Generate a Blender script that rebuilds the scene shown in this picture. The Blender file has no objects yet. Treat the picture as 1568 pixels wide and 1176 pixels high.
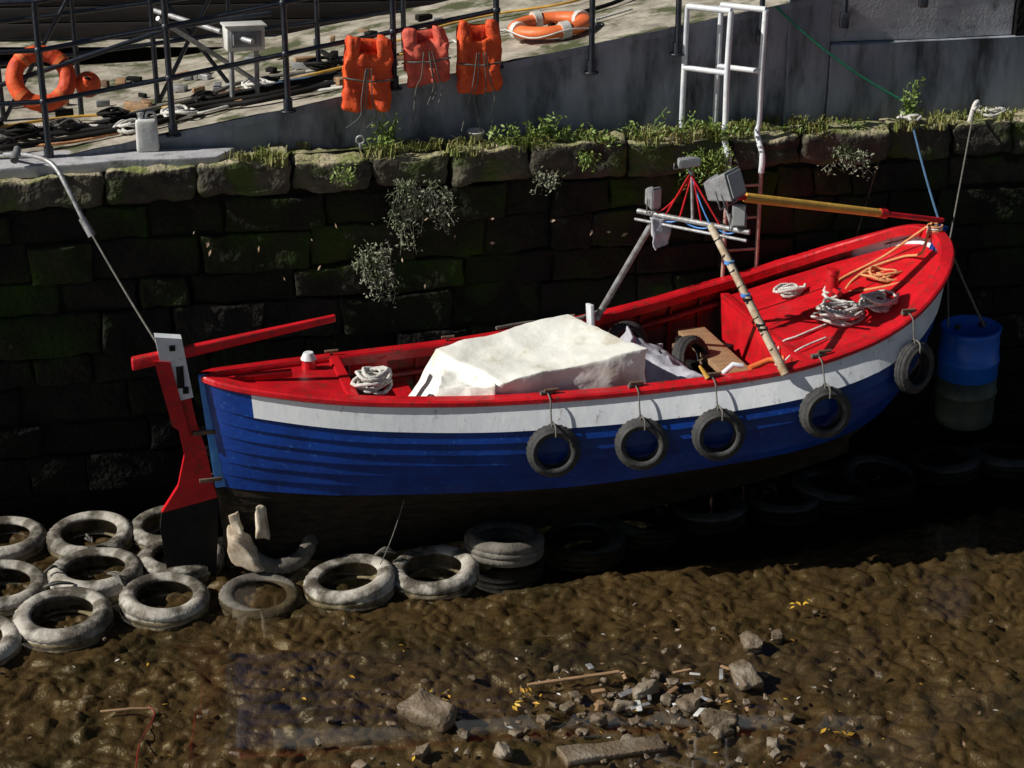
import bpy, math, random
import numpy as np
from mathutils import Vector, Matrix, noise, Euler
random.seed(7)
R=random.uniform
scene=bpy.context.scene

# ---------------------------------------------------------------- materials
def M(name,c1,c2=None,scale=6,rough=.6,bump=.2,bscale=40,lo=.35,hi=.65,metal=0,spec=.5,stretch=(1,1,1),
      c3=None,s3=1.5,lo3=.5,hi3=.7,bdist=.01,attr=False,top=None):
    m=bpy.data.materials.new(name); m.use_nodes=True
    nt=m.node_tree; N=nt.nodes; L=nt.links
    b=N['Principled BSDF']
    b.inputs['Roughness'].default_value=rough
    b.inputs['Metallic'].default_value=metal
    b.inputs['Specular IOR Level'].default_value=spec
    tc=N.new('ShaderNodeTexCoord'); mp=N.new('ShaderNodeMapping'); mp.inputs['Scale'].default_value=stretch
    L.new(tc.outputs['Object'],mp.inputs['Vector'])
    if c2 is None: c2=tuple(x*.7 for x in c1)
    def layer(prev,col,sc,lo,hi):
        n=N.new('ShaderNodeTexNoise'); n.inputs['Scale'].default_value=sc; n.inputs['Detail'].default_value=4; n.inputs['Roughness'].default_value=.65
        L.new(mp.outputs[0],n.inputs['Vector'])
        r=N.new('ShaderNodeMapRange'); r.inputs[1].default_value=lo; r.inputs[2].default_value=hi
        L.new(n.outputs['Fac'],r.inputs[0])
        mx=N.new('ShaderNodeMix'); mx.data_type='RGBA'
        L.new(r.outputs[0],mx.inputs[0])
        if isinstance(prev,tuple): mx.inputs[6].default_value=(*prev,1)
        else: L.new(prev,mx.inputs[6])
        mx.inputs[7].default_value=(*col,1)
        return mx.outputs[2]
    o=layer(c1,c2,scale,lo,hi)
    if c3: o=layer(o,c3,s3,lo3,hi3)
    if attr:
        a=N.new('ShaderNodeAttribute'); a.attribute_name='shade'
        mx=N.new('ShaderNodeMix'); mx.data_type='RGBA'; mx.blend_type='MULTIPLY'; mx.inputs[0].default_value=1
        L.new(o,mx.inputs[6]); L.new(a.outputs['Color'],mx.inputs[7]); o=mx.outputs[2]
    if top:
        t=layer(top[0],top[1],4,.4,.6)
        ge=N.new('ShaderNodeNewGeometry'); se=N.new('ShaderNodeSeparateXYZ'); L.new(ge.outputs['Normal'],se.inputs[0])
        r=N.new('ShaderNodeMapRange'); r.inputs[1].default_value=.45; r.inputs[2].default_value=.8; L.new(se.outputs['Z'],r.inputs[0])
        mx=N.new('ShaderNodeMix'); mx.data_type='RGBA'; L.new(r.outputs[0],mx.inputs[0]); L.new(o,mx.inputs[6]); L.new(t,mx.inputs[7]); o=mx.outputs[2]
    L.new(o,b.inputs['Base Color'])
    if bump:
        n=N.new('ShaderNodeTexNoise'); n.inputs['Scale'].default_value=bscale; n.inputs['Detail'].default_value=3
        L.new(mp.outputs[0],n.inputs['Vector'])
        bp=N.new('ShaderNodeBump'); bp.inputs['Strength'].default_value=bump; bp.inputs['Distance'].default_value=bdist
        L.new(n.outputs['Fac'],bp.inputs['Height']); L.new(bp.outputs[0],b.inputs['Normal'])
    return m
m_blue=M('blue_paint',(.003,.042,.27),(.003,.024,.16),scale=3,rough=.3,bump=.3,bscale=18,c3=(.02,.1,.34),s3=25,lo3=.6,hi3=.7)
m_lblue=M('light_blue_paint',(.1,.35,.8),(.05,.2,.6),rough=.4)
m_white=M('white_paint',(.78,.8,.82),(.6,.64,.7),scale=9,rough=.4,bump=.2,bscale=20,c3=(.3,.28,.26),s3=30,lo3=.63,hi3=.72)
m_hwhite=M('hull_white_paint',(.82,.84,.86),(.7,.73,.78),scale=7,rough=.38,bump=.25,bscale=16,stretch=(1,1,.45),c3=(.36,.3,.26),s3=16,lo3=.6,hi3=.74)
m_red=M('red_paint',(.64,.01,.018),(.42,.006,.012),scale=5,rough=.35,bump=.3,bscale=25,c3=(.22,.03,.02),s3=20,lo3=.56,hi3=.68)
m_dred=M('dark_red_paint',(.3,.01,.012),(.12,.012,.01),scale=8,rough=.5,c3=(.05,.02,.015),s3=14,lo3=.52,hi3=.66)
m_bottom=M('antifoul',(.028,.02,.012),(.008,.007,.005),scale=7,rough=.8,bump=.6,bscale=30,stretch=(1,1,3),spec=.2)
m_black=M('black_paint',(.006,.006,.006),(.012,.011,.01),scale=9,rough=.7,spec=.2)
m_rub=M('rubber',(.02,.02,.022),(.055,.053,.05),scale=12,rough=.75,bump=.4)
m_rubm=M('muddy_rubber',(.55,.52,.46),(.24,.21,.17),scale=9,rough=.8,bump=.5,bscale=60,c3=(.06,.05,.035),s3=4,lo3=.45,hi3=.62)
m_rubh=M('silty_rubber',(.2,.18,.15),(.07,.06,.05),scale=7,rough=.8,bump=.5,bscale=60)
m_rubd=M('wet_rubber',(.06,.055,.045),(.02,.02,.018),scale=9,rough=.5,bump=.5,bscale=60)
m_tarp=M('tarp',(.85,.85,.80),(.74,.73,.66),scale=4,rough=.55,bump=.5,bscale=9,bdist=.02,c3=(.52,.46,.32),s3=4,lo3=.56,hi3=.76)
m_tarp2=M('grey_tarp',(.5,.5,.56),(.35,.35,.4),scale=5,rough=.6,bump=.6,bscale=9,bdist=.03)
m_rope=M('white_rope',(.75,.74,.7),(.5,.48,.45),scale=40,rough=.8,bump=.8,bscale=120)
m_orope=M('orange_rope',(.75,.36,.16),(.6,.25,.1),scale=40,rough=.8,bump=.8,bscale=120)
m_drope=M('old_rope',(.16,.15,.13),(.08,.08,.07),scale=30,rough=.8)
m_brope=M('blue_rope',(.05,.12,.22),(.03,.08,.15),scale=30,rough=.8)
m_grope=M('green_rope',(.02,.3,.16),(.02,.18,.1),scale=30,rough=.7)
m_wood=M('wood',(.42,.26,.14),(.25,.15,.08),scale=5,rough=.6,stretch=(1,8,8),bump=.4)
m_sole=M('boat_sole',(.1,.05,.035),(.05,.03,.025),scale=6,rough=.7)
m_yel=M('yellow_varnish',(.75,.45,.08),(.5,.28,.05),scale=9,rough=.4)
m_galv=M('galvanised',(.42,.43,.45),(.2,.19,.18),scale=14,rough=.45,metal=.3)
m_gant=M('weathered_tube',(.6,.52,.4),(.35,.22,.12),scale=12,rough=.5)
m_lens=M('lamp_glass',(.5,.52,.5),(.4,.42,.42),rough=.15,bump=0)
m_grey=M('grey_plastic',(.3,.31,.32),(.16,.16,.17),scale=9,rough=.5)
m_rail=M('railing_paint',(.012,.018,.03),(.03,.035,.045),scale=14,rough=.4,c3=(.12,.06,.03),s3=18,lo3=.6,hi3=.75)
m_org=M('orange_jacket',(.85,.11,.015),(.55,.05,.012),scale=7,rough=.65,bump=.8,bscale=14,bdist=.02)
m_org2=M('faded_jacket',(.75,.13,.08),(.5,.08,.05),scale=7,rough=.7,bump=.8,bscale=14,bdist=.02)
m_orr=M('orange_ring',(.85,.2,.05),(.7,.14,.04),scale=6,rough=.5)
m_conc=M('concrete',(.34,.365,.42),(.2,.22,.26),scale=2.5,rough=.85,bump=.5,bscale=30,c3=(.045,.05,.055),s3=3.5,lo3=.46,hi3=.68,stretch=(1,1,.3))
m_concl=M('light_concrete',(.52,.52,.54),(.36,.36,.38),scale=3,rough=.85,bump=.4,c3=(.15,.15,.15),s3=6,lo3=.55,hi3=.75)
m_pave=M('quay_paving',(.48,.44,.36),(.22,.19,.15),scale=4,rough=.9,bump=.6,bscale=25,c3=(.07,.08,.03),s3=2.5,lo3=.5,hi3=.62)
m_ledge=M('mossy_ledge',(.2,.17,.1),(.08,.1,.03),scale=5,rough=.95,bump=1,bscale=30,bdist=.02,c3=(.14,.2,.03),s3=3,lo3=.5,hi3=.6)
m_grass=M('grass',(.15,.2,.03),(.26,.23,.09),scale=6,rough=.6,bump=0)
m_leaf=M('leaf_green',(.10,.18,.03),(.22,.3,.06),scale=12,rough=.5,bump=0)
m_dry=M('dry_weed',(.28,.28,.22),(.12,.16,.07),scale=8,rough=.8,bump=0)
m_lv=M('yellow_leaf',(.6,.4,.03),(.4,.18,.03),scale=9,rough=.5,bump=0)
m_lb=M('brown_leaf',(.3,.2,.12),(.16,.1,.06),scale=9,rough=.5,bump=0)
m_rock=M('rock',(.17,.125,.08),(.09,.065,.04),scale=8,rough=.6,bump=1,bscale=30,bdist=.015,c3=(.26,.22,.17),s3=4,lo3=.5,hi3=.7)
m_green=M('algae_plastic',(.05,.065,.045),(.02,.03,.03),scale=5,rough=.5)
m_bblue=M('blue_drum',(.012,.13,.62),(.01,.09,.45),scale=4,rough=.3,bump=.15)
m_shed=M('dark_timber',(.03,.02,.018),(.012,.01,.01),scale=3,rough=.7,stretch=(1,1,5))
m_plast=M('white_plastic',(.7,.7,.68),(.5,.5,.45),scale=5,rough=.4)
m_rust=M('rusty_iron',(.2,.12,.08),(.1,.06,.04),scale=14,rough=.8)

# ---------------------------------------------------------------- mesh builder
class MB:
    def __init__(s): s.v=[];s.f=[];s.m=[];s.sm=[];s.sh=[]
    def add(s,vs,fs,mi=0,smooth=True,shade=1.0):
        o=len(s.v); s.v+= [tuple(v) for v in vs]
        s.f+=[tuple(i+o for i in f) for f in fs]; s.m+=[mi]*len(fs); s.sm+=[smooth]*len(fs)
        s.sh+=[shade if isinstance(shade,tuple) else (shade,)*3]*len(vs)
    def obj(s,name,mats,parent=None,loc=(0,0,0),rot=(0,0,0),shade=False):
        me=bpy.data.meshes.new(name); me.from_pydata(s.v,[],s.f)
        me.polygons.foreach_set('material_index',s.m); me.polygons.foreach_set('use_smooth',s.sm)
        for m in (mats if isinstance(mats,(list,tuple)) else [mats]): me.materials.append(m)
        if shade:
            ca=me.color_attributes.new('shade','FLOAT_COLOR','POINT')
            ca.data.foreach_set('color',[c for t in s.sh for c in (*t,1.0)])
        me.update()
        o=bpy.data.objects.new(name,me); scene.collection.objects.link(o)
        o.location=loc; o.rotation_euler=rot
        if parent: o.parent=parent
        return o
    def tube(s,pts,r,seg=8,mi=0,cap=True):
        pts=[Vector(p) for p in pts]; n=len(pts)
        rs=r if isinstance(r,(list,tuple)) else [r]*n
        vs=[];fs=[]; up=None
        for i,p in enumerate(pts):
            t=(pts[min(i+1,n-1)]-pts[max(i-1,0)])
            if t.length<1e-9: t=Vector((0,0,1))
            t.normalize()
            if up is None:
                a=Vector((0,0,1)) if abs(t.z)<.9 else Vector((1,0,0))
                up=t.cross(a).normalized()
            up=(up-t*up.dot(t))
            up=up.normalized() if up.length>1e-6 else t.orthogonal().normalized()
            bn=t.cross(up)
            for k in range(seg):
                a=2*math.pi*k/seg
                vs.append(p+(up*math.cos(a)+bn*math.sin(a))*rs[i])
        for i in range(n-1):
            for k in range(seg):
                k2=(k+1)%seg
                fs.append((i*seg+k,i*seg+k2,(i+1)*seg+k2,(i+1)*seg+k))
        s.add(vs,fs,mi)
        if cap:
            s.add([vs[k] for k in range(seg)],[tuple(range(seg))[::-1]],mi,False)
            s.add([vs[(n-1)*seg+k] for k in range(seg)],[tuple(range(seg))],mi,False)
    def lathe(s,prof,seg=32,mat=Matrix(),mi=0,closed=True,mod=None):
        vs=[];fs=[];n=len(prof)
        for k in range(seg):
            a=2*math.pi*k/seg
            for j,(r,z) in enumerate(prof):
                if mod: r=r+mod(k,j)
                vs.append(mat@Vector((r*math.cos(a),r*math.sin(a),z)))
        for k in range(seg):
            k2=(k+1)%seg
            for j in range(n if closed else n-1):
                j2=(j+1)%n
                fs.append((k*n+j,k2*n+j,k2*n+j2,k*n+j2))
        s.add(vs,fs,mi)
    def hexa(s,c8,r=.02,cuts=2,amp=0,fr=3,mi=0,shade=1.0,seed=0,smooth=True,fn=None):
        c=[Vector(p) for p in c8]
        hx=(c[1]-c[0]).length/2+1e-6; hy=(c[2]-c[0]).length/2+1e-6; hz=(c[4]-c[0]).length/2+1e-6
        rr=[min(.98,r/h) for h in (hx,hy,hz)]
        def axis(i):
            q=rr[i]; l=[-1,-1+q*.35,-1+q]
            for k in range(1,cuts+1): l.append(-1+q+(2-2*q)*k/(cuts+1))
            l+=[1-q,1-q*.35,1]; return l
        ax=[axis(0),axis(1),axis(2)]
        idx={};vs=[];fs=[]
        def vid(p):
            k=(round(p[0],5),round(p[1],5),round(p[2],5))
            if k in idx: return idx[k]
            cc=[max(-1+rr[i],min(1-rr[i],p[i])) for i in range(3)]
            d=Vector([(p[i]-cc[i])/rr[i] for i in range(3)])
            if d.length>1e-6: d=d.normalized()
            q=[cc[i]+rr[i]*d[i] for i in range(3)]
            a,b,g=[(x+1)/2 for x in q]
            P=((c[0]*(1-a)+c[1]*a)*(1-b)+(c[2]*(1-a)+c[3]*a)*b)*(1-g)+((c[4]*(1-a)+c[5]*a)*(1-b)+(c[6]*(1-a)+c[7]*a)*b)*g
            if amp:
                nv=noise.noise_vector(P*fr+Vector((seed,seed*.7,0)))
                P=P+nv*amp+noise.noise_vector(P*fr*3.1+Vector((seed,0,seed)))*amp*.35
            if fn: P=fn(P,q)
            idx[k]=len(vs); vs.append(P); return idx[k]
        for d in range(3):
            u,v=[(1,2),(2,0),(0,1)][d]
            for sg in (-1,1):
                for i in range(len(ax[u])-1):
                    for j in range(len(ax[v])-1):
                        q=[]
                        for (a,b) in ((i,j),(i+1,j),(i+1,j+1),(i,j+1)):
                            p=[0,0,0];p[d]=sg;p[u]=ax[u][a];p[v]=ax[v][b];q.append(vid(p))
                        fs.append(tuple(q) if sg>0 else tuple(q[::-1]))
        s.add(vs,fs,mi,smooth,shade)
    def box(s,c,size,rz=0,rx=0,ry=0,**k):
        mt=Euler((rx,ry,rz)).to_matrix(); c=Vector(c); h=Vector(size)/2
        c8=[c+mt@Vector((sx*h.x,sy*h.y,sz*h.z)) for sz in(-1,1) for sy in(-1,1) for sx in(-1,1)]
        k.setdefault('r',min(size)*.12); k.setdefault('cuts',0)
        s.hexa(c8,**k)
def cr(pts,n=8,closed=False):
    P=[Vector(p) for p in pts]; out=[]
    m=len(P)
    for i in range(m if closed else m-1):
        if closed: p0,p1,p2,p3=P[i-1],P[i],P[(i+1)%m],P[(i+2)%m]
        else: p0,p1,p2,p3=P[max(i-1,0)],P[i],P[i+1],P[min(i+2,m-1)]
        for k in range(n):
            t=k/n
            out.append(.5*((2*p1)+(p2-p0)*t+(2*p0-5*p1+4*p2-p3)*t*t+(3*p1-p0-3*p2+p3)*t**3))
    if not closed: out.append(P[-1])
    return out
def empty(name,loc=(0,0,0),rot=(0,0,0)):
    e=bpy.data.objects.new(name,None); e.location=loc; e.rotation_euler=rot; scene.collection.objects.link(e); return e
def interp(tab):
    xs=[a for a,b in tab]; ys=[b for a,b in tab]; n=len(xs)
    def f(x):
        if x<=xs[0]: return ys[0]
        if x>=xs[-1]: return ys[-1]
        i=max(k for k in range(n) if xs[k]<=x); i=min(i,n-2)
        h=xs[i+1]-xs[i]; t=(x-xs[i])/h
        def sl(k):
            if k==0: return (ys[1]-ys[0])/(xs[1]-xs[0])
            if k==n-1: return (ys[-1]-ys[-2])/(xs[-1]-xs[-2])
            a=(ys[k]-ys[k-1])/(xs[k]-xs[k-1]); b=(ys[k+1]-ys[k])/(xs[k+1]-xs[k])
            return 0 if a*b<=0 else 2*a*b/(a+b)
        m0,m1=sl(i),sl(i+1)
        return (2*t**3-3*t*t+1)*ys[i]+(t**3-2*t*t+t)*h*m0+(-2*t**3+3*t*t)*ys[i+1]+(t**3-t*t)*h*m1
    return f
def sag(a,b,s,n=14):
    a=Vector(a);b=Vector(b)
    return [a.lerp(b,i/n)-Vector((0,0,s*4*(i/n)*(1-i/n))) for i in range(n+1)]

WZ=-0.70   # water level
wallY=lambda x:13.25+.215*x
rampY=lambda x:13.62+.215*x
WA=math.atan(.215)

# ---------------------------------------------------------------- boat
BA=math.atan2(.268,.9635)
boat=empty('fishing_boat',(-2.16,11.45,0),(0,0,BA))
bf=interp([(0,.03),(.08,.11),(.3,.225),(.86,.42),(1.3,.52),(2,.63),(2.43,.69),(3.12,.79),(3.6,.87),(4.2,.94),(4.63,.92),(5.0,.82),(5.3,.64),(5.5,.44),(5.6,.24),(5.64,.03)])
zsf=interp([(0,.82),(.3,.77),(1.15,.69),(2.0,.66),(2.6,.67),(3.49,.73),(4.2,.83),(4.8,.98),(5.34,1.21),(5.64,1.41)])
zbf=interp([(0,-.02),(1,-.06),(2.4,-.06),(3.5,.04),(5,.24),(5.64,.42)])
zkf=interp([(0,-.55),(1,-.62),(3,-.55),(4.2,-.42),(5,-.25),(5.64,-.05)])
pf=interp([(0,.9),(.4,1.2),(1.2,1.9),(2.5,2.9),(4.2,2.7),(5.2,2.0),(5.64,1.4)])
def sect(u,z):
    zs,zk=zsf(u),zkf(u)
    t=max(0,min(1,(zs-z)/(zs-zk)))
    w=bf(u)*max(0,(1-t**pf(u)))**.75*(1+.10*math.sin(math.pi*min(1,t*1.6))*min(1,u/2))
    zb=zbf(u)-.03
    if z<zb:
        k=(zb-z)/(zb-zk); w*=max(.0,1-.75*k**.8)
    return w
def rake(u,z):
    zs=zsf(u); d=zs-z
    a=.085*d*max(0,1-u/.8)
    k=max(0,(u-4.4)/1.24)
    return u+a-.33*d*k*k
US=[0,.03,.08,.15,.22,.3]+[.3+i*.1 for i in range(1,47)]+[5.0,5.08,5.16,5.24,5.3,5.36,5.42,5.47,5.51,5.55,5.58,5.61,5.63,5.64]
def prof(u):
    zs,zb,zk=zsf(u),zbf(u),zkf(u); out=[]
    wt=zs-.195-.02*max(0,(u-4)/1.6)
    pl=[(zs+.0,wt,1)]
    nb=6
    for i in range(nb): pl.append((wt+(zb-wt)*i/nb,wt+(zb-wt)*(i+1)/nb,0))
    nk=8
    for i in range(nk): pl.append((zb+(zk-zb)*i/nk,zb+(zk-zb)*(i+1)/nk,2))
    return pl
hull=MB()
for sd in (-1,1):
    vs=[]
    for u in US:
        e=min(1,u/.3,(5.66-u)/.3)
        for (z0,z1,m) in prof(u):
            lip=(.024 if m==1 else .021)*max(.15,e)
            for z,off in ((z0,0.0),(z1,lip)):
                vs.append((rake(u,z),sd*(max(.018,sect(u,z))+off),z))
    k=2*15
    for i in range(len(US)-1):
        for j in range(k-1):
            a,b,c,d=i*k+j,(i+1)*k+j,(i+1)*k+j+1,i*k+j+1
            pi=j//2; m=[1,0,0,0,0,0,0][pi] if pi<7 else 2
            if pi==0 and US[i]<.29: m=0
            if j%2==1 and pi<7: m=0 if pi>0 or US[i]<.29 else 1
            hull.add([vs[q] for q in (a,b,c,d)],[(0,1,2,3) if sd<0 else (3,2,1,0)],m,False)
ho=hull.obj('hull',[m_blue,m_hwhite,m_bottom],boat)
import bmesh
bm=bmesh.new(); bm.from_mesh(ho.data); bmesh.ops.remove_doubles(bm,verts=bm.verts,dist=.0004)
for f in bm.faces: f.smooth=True
for e in bm.edges:
    if len(e.link_faces)==2 and e.calc_face_angle(0)>.5: e.smooth=False
bm.to_mesh(ho.data); bm.free()

k=MB()
k.hexa([(.03,-.035,-.02),(.12,-.035,-.02),(.03,.035,-.02),(.12,.035,-.02),(-.035,-.03,.84),(.05,-.03,.84),(-.035,.03,.84),(.05,.03,.84)],r=.008,mi=0)
k.hexa([(.09,-.035,-.66),(.2,-.035,-.66),(.09,.035,-.66),(.2,.035,-.66),(.032,-.034,-.022),(.12,-.034,-.022),(.032,.034,-.022),(.12,.034,-.022)],r=.008,mi=2)
st=[(rake(5.64,z)+.01,0,z) for z in np.linspace(1.47,-.05,10)]
k.tube(st,.04,8,mi=1)
kp=[(u,0,zkf(u)-.02) for u in np.linspace(.1,5.0,24)]
for a,b in zip(kp[:-1],kp[1:]):
    k.hexa([(a[0],-.03,a[2]-.07),(b[0],-.03,b[2]-.07),(a[0],.03,a[2]-.07),(b[0],.03,b[2]-.07),(a[0],-.03,a[2]+.06),(b[0],-.03,b[2]+.06),(a[0],.03,a[2]+.06),(b[0],.03,b[2]+.06)],r=.004,mi=2)
k.obj('keel_and_posts',[m_lblue,m_blue,m_bottom],boat)

def plan(sd,off,us=US):
    P=[Vector((u,sd*max(.018,bf(u)),0)) for u in us]; out=[]
    for i,p in enumerate(P):
        t=(P[min(i+1,len(P)-1)]-P[max(i-1,0)]).normalized()
        nrm=Vector((t.y,-t.x,0))*(-sd)
        if nrm.y*sd>0: nrm=-nrm
        q=p+nrm*off
        if off>0 and q.y*sd<.004: q.y=sd*.004
        q.z=zsf(us[i]); out.append(q)
    return out
g=MB()
for sd in (-1,1):
    O=plan(sd,-.028);I=plan(sd,.085)
    sec=[]
    for o,i in zip(O,I):
        sec.append([o+Vector((0,0,-.006)),o+Vector((0,0,.020)),o.lerp(i,.12)+Vector((0,0,.032)),o.lerp(i,.88)+Vector((0,0,.034)),i+Vector((0,0,.02)),i+Vector((0,0,-.045)),o.lerp(i,.3)+Vector((0,0,-.03))])
    n=7; vs=[p for s_ in sec for p in s_]; fs=[]
    for a in range(len(sec)-1):
        for b in range(n):
            b2=(b+1)%n; q=(a*n+b,(a+1)*n+b,(a+1)*n+b2,a*n+b2)
            fs.append(q if sd<0 else q[::-1])
    g.add(vs,fs,0,False)
g.obj('gunwale',[m_red],boat)
inn=MB()
ui=[u for u in US if .25<u<5.3]
for sd in (-1,1):
    vs=[]
    zz=[0,.12,.25,.4,.55]
    for u in ui:
        for d in zz:
            z=max(.06,zsf(u)-d); vs.append((u,sd*max(.01,sect(u,z)-.05-.0*d),z))
    n=len(zz); fs=[];
    for a in range(len(ui)-1):
        for b in range(n-1):
            q=(a*n+b,(a+1)*n+b,(a+1)*n+b+1,a*n+b+1); fs.append(q[::-1] if sd<0 else q)
    inn.add(vs,[f for i,f in enumerate(fs) if i%(n-1)<2],0)
    inn.add(vs,[f for i,f in enumerate(fs) if i%(n-1)>=2],1)
    for u in np.arange(1.1,4.4,.27):
        inn.tube([(u,sd*(sect(u,z)-.06),z) for z in [zsf(u)-.04-.1*i for i in range(6)] if z>.1],.018,6,mi=0)
    inn.tube([(u,sd*(sect(u,zsf(u)-.17)-.09),zsf(u)-.17) for u in np.arange(.9,4.5,.15)],.03,4,mi=0)
inn.obj('inner_planking',[m_dred,m_sole],boat)
fl=MB()
fu=np.arange(.6,4.6,.2)
vs=[];fs=[]
for u in fu: vs+=[(u,-sect(u,.1)+.05,.12),(u,sect(u,.1)-.05,.12)]
for i in range(len(fu)-1): fs.append((2*i,2*i+2,2*i+3,2*i+1))
fl.add(vs,fs,0,False)
for y in np.arange(-.28,.3,.14): fl.box((2.8,y,.135),(2.7,.12,.02),mi=1)
fl.obj('sole',[m_sole,m_dred],boat)

dk=MB()
def deck(u0,u1,drop,camber,n=20,mi=0,zoff=0):
    uu=np.linspace(u0,u1,n); vs=[];fs=[]; w=9
    for u in uu:
        b=max(.012,bf(u)-.07)
        for j in range(w):
            q=-1+2*j/(w-1); vs.append((u,q*b,zsf(u)-drop+camber*(1-q*q)*min(1,b*2)))
    for i in range(n-1):
        for j in range(w-1): fs.append((i*w+j,(i+1)*w+j,(i+1)*w+j+1,i*w+j+1))
    dk.add(vs,fs,mi)
deck(.04,1.0,.0,.03)
deck(4.25,5.58,.10,.05,30)
def bulk(u,z0,ztop,mi=0,th=.03):
    b=bf(u)-.06; b0=sect(u,z0)-.05
    dk.hexa([(u,-b0,z0),(u+th,-b0,z0),(u,b0,z0),(u+th,b0,z0),(u,-b,ztop),(u+th,-b,ztop),(u,b,ztop),(u+th,b,ztop)],r=.006,mi=mi,cuts=3)
bulk(4.22,.12,zsf(4.22)-.065); bulk(1.0,.12,zsf(1)-.01)
dk.box((4.235,0,zsf(4.2)-.06),(.07,1.62,.035))
dk.hexa([(.95,-.40,.69),(1.03,-.42,.69),(.95,.40,.69),(1.03,.42,.69),(.95,-.40,.735),(1.03,-.42,.735),(.95,.40,.735),(1.03,.42,.735)],r=.008)
for q in (-.35,0,.35):
    dk.tube([(u,q*(bf(u)),zsf(u)-.10+.05*(1-q*q)+.002) for u in np.linspace(4.3,5.3,12)],.004,4,mi=1)
dk.box((3.95,0,.50),(.24,1.62,.04),mi=2,cuts=3)
dk.box((3.28,0,.42),(.2,1.4,.04),mi=3)
dk.box((1.45,0,.42),(.2,.95,.04),mi=0)
u=4.78; z=zsf(u)-.06
dk.tube([(u,.02,z-.05),(u,.02,z+.12),(u,.02,z+.24)],[.06,.05,.045],12)
dk.tube([(u,-.12,z+.12),(u,.16,z+.12)],.022,8)
dk.tube([(u,.02,z+.24),(u,.02,z+.275)],[.055,.05],12)
dk.tube([(.78,.22,.70),(.78,.22,.80)],[.06,.05],10); dk.tube([(.78,.22,.80),(.78,.22,.85)],[.06,.035],10,mi=3)
dk.box((.42,-.02,.80),(.4,.05,.05)); 
for u,sd in ((.98,1),(1.9,1),(2.9,1),(2.35,-1),(2.95,-1),(3.5,-1),(4.3,-1),(5.0,-1)):
    y=sd*(bf(u)-.03); z=zsf(u)+.035
    dk.tube([(u-.05,y,z+.03),(u+.05,y,z+.03)],.011,6,mi=4); dk.tube([(u,y,z-.01),(u,y,z+.03)],.012,6,mi=4)
dk.obj('decks_and_thwarts',[m_red,m_dred,m_wood,m_white,m_rust],boat)

def plate(mb,poly,y,th,mi):
    n=len(poly); vs=[(a,y-th/2,b) for a,b in poly]+[(a,y+th/2,b) for a,b in poly]
    fs=[tuple(range(n)),tuple(range(2*n-1,n-1,-1))]+[(i,(i+1)%n+0,(i+1)%n+n,i+n)[::-1] for i in range(n)]
    mb.add(vs,fs,mi,False)
rd=MB()
plate(rd,[(-.24,.72),(-.10,.72),(-.07,.5),(-.02,.3),(.02,.0),(.04,-.1),(-.36,-.17),(-.23,.02),(-.17,.25),(-.20,.5)],0,.05,0)
plate(rd,[(-.36,-.172),(.04,-.102),(.03,-.35),(-.02,-.85),(-.34,-.85),(-.38,-.3)],0,.045,1)
plate(rd,[(-.31,1.17),(-.13,1.14),(-.08,.7),(-.2,.68),(-.26,.72)],0,.09,2)
plate(rd,[(-.33,1.0),(-.22,.98),(-.12,.4),(-.24,.5)],-.0,.11,0)
rd.box((-.02,0,.42),(.16,.09,.03),mi=3); rd.box((.0,0,.05),(.16,.09,.03),mi=3)
rd.box((-.16,-.05,.86),(.05,.012,.16),mi=1);rd.box((-.13,-.05,.76),(.04,.012,.05),mi=1);rd.box((-.2,-.05,1.08),(.04,.012,.04),mi=1)
rd.hexa([(-.48,-.035,.93),(.95,-.02,1.15),(-.48,.035,.93),(.95,.02,1.15),(-.48,-.035,1.02),(.95,-.02,1.20),(-.48,.035,1.02),(.95,.02,1.20)],r=.015,cuts=2,mi=0)
rd.obj('rudder_and_tiller',[m_red,m_black,m_white,m_rust],boat)

def fold(P,q):
    k=max(0,-q[2]*.5+.5)
    out=Vector((q[0],q[1],0))*(.02*k+.024*math.sin(11*P.x+8*P.y)*(.1+k)+.012*math.sin(31*P.x+19*P.y+9*P.z)*k)
    s=-.035*(1-max(abs(q[0]),abs(q[1]))**2)*(q[2]>.5)
    return P+out+Vector((0,0,s))
tp=MB()
tp.hexa([(1.50,-.44,.40),(3.08,-.58,.42),(1.45,.12,.40),(2.78,.28,.42),(2.02,-.53,.78),(3.10,-.53,.92),(1.66,.04,.86),(2.72,.24,.95)],r=.014,cuts=20,amp=.022,fr=4,fn=fold)
tp.hexa([(1.50,-.47,.40),(1.95,-.58,.40),(1.55,-.3,.40),(1.9,-.4,.40),(1.62,-.36,.72),(1.98,-.55,.765),(1.70,-.2,.79),(1.95,-.4,.77)],r=.012,cuts=10,amp=.035,fr=7,fn=fold)
o=tp.obj('engine_cover_tarp',[m_tarp,m_rope],boat)
t2=MB()
t2.hexa([(3.15,-.42,.3),(3.75,-.62,.36),(3.12,.42,.35),(3.7,.25,.3),(3.2,-.3,.58),(3.6,-.5,.62),(3.2,.32,.82),(3.42,.1,.66)],r=.04,cuts=10,amp=.06,fr=5,fn=fold)
t2.obj('grey_tarp',[m_tarp2],boat)
wb=MB(); wb.box((3.3,-.62,.60),(.42,.18,.03),rz=-.05,rx=.15); wb.box((3.04,.6,.74),(.03,.12,.26),rx=-.2)
wb.box((1.25,.45,.62),(.3,.03,.1),mi=1)
wb.obj('loose_boards',[m_white,m_red],boat)

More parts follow.
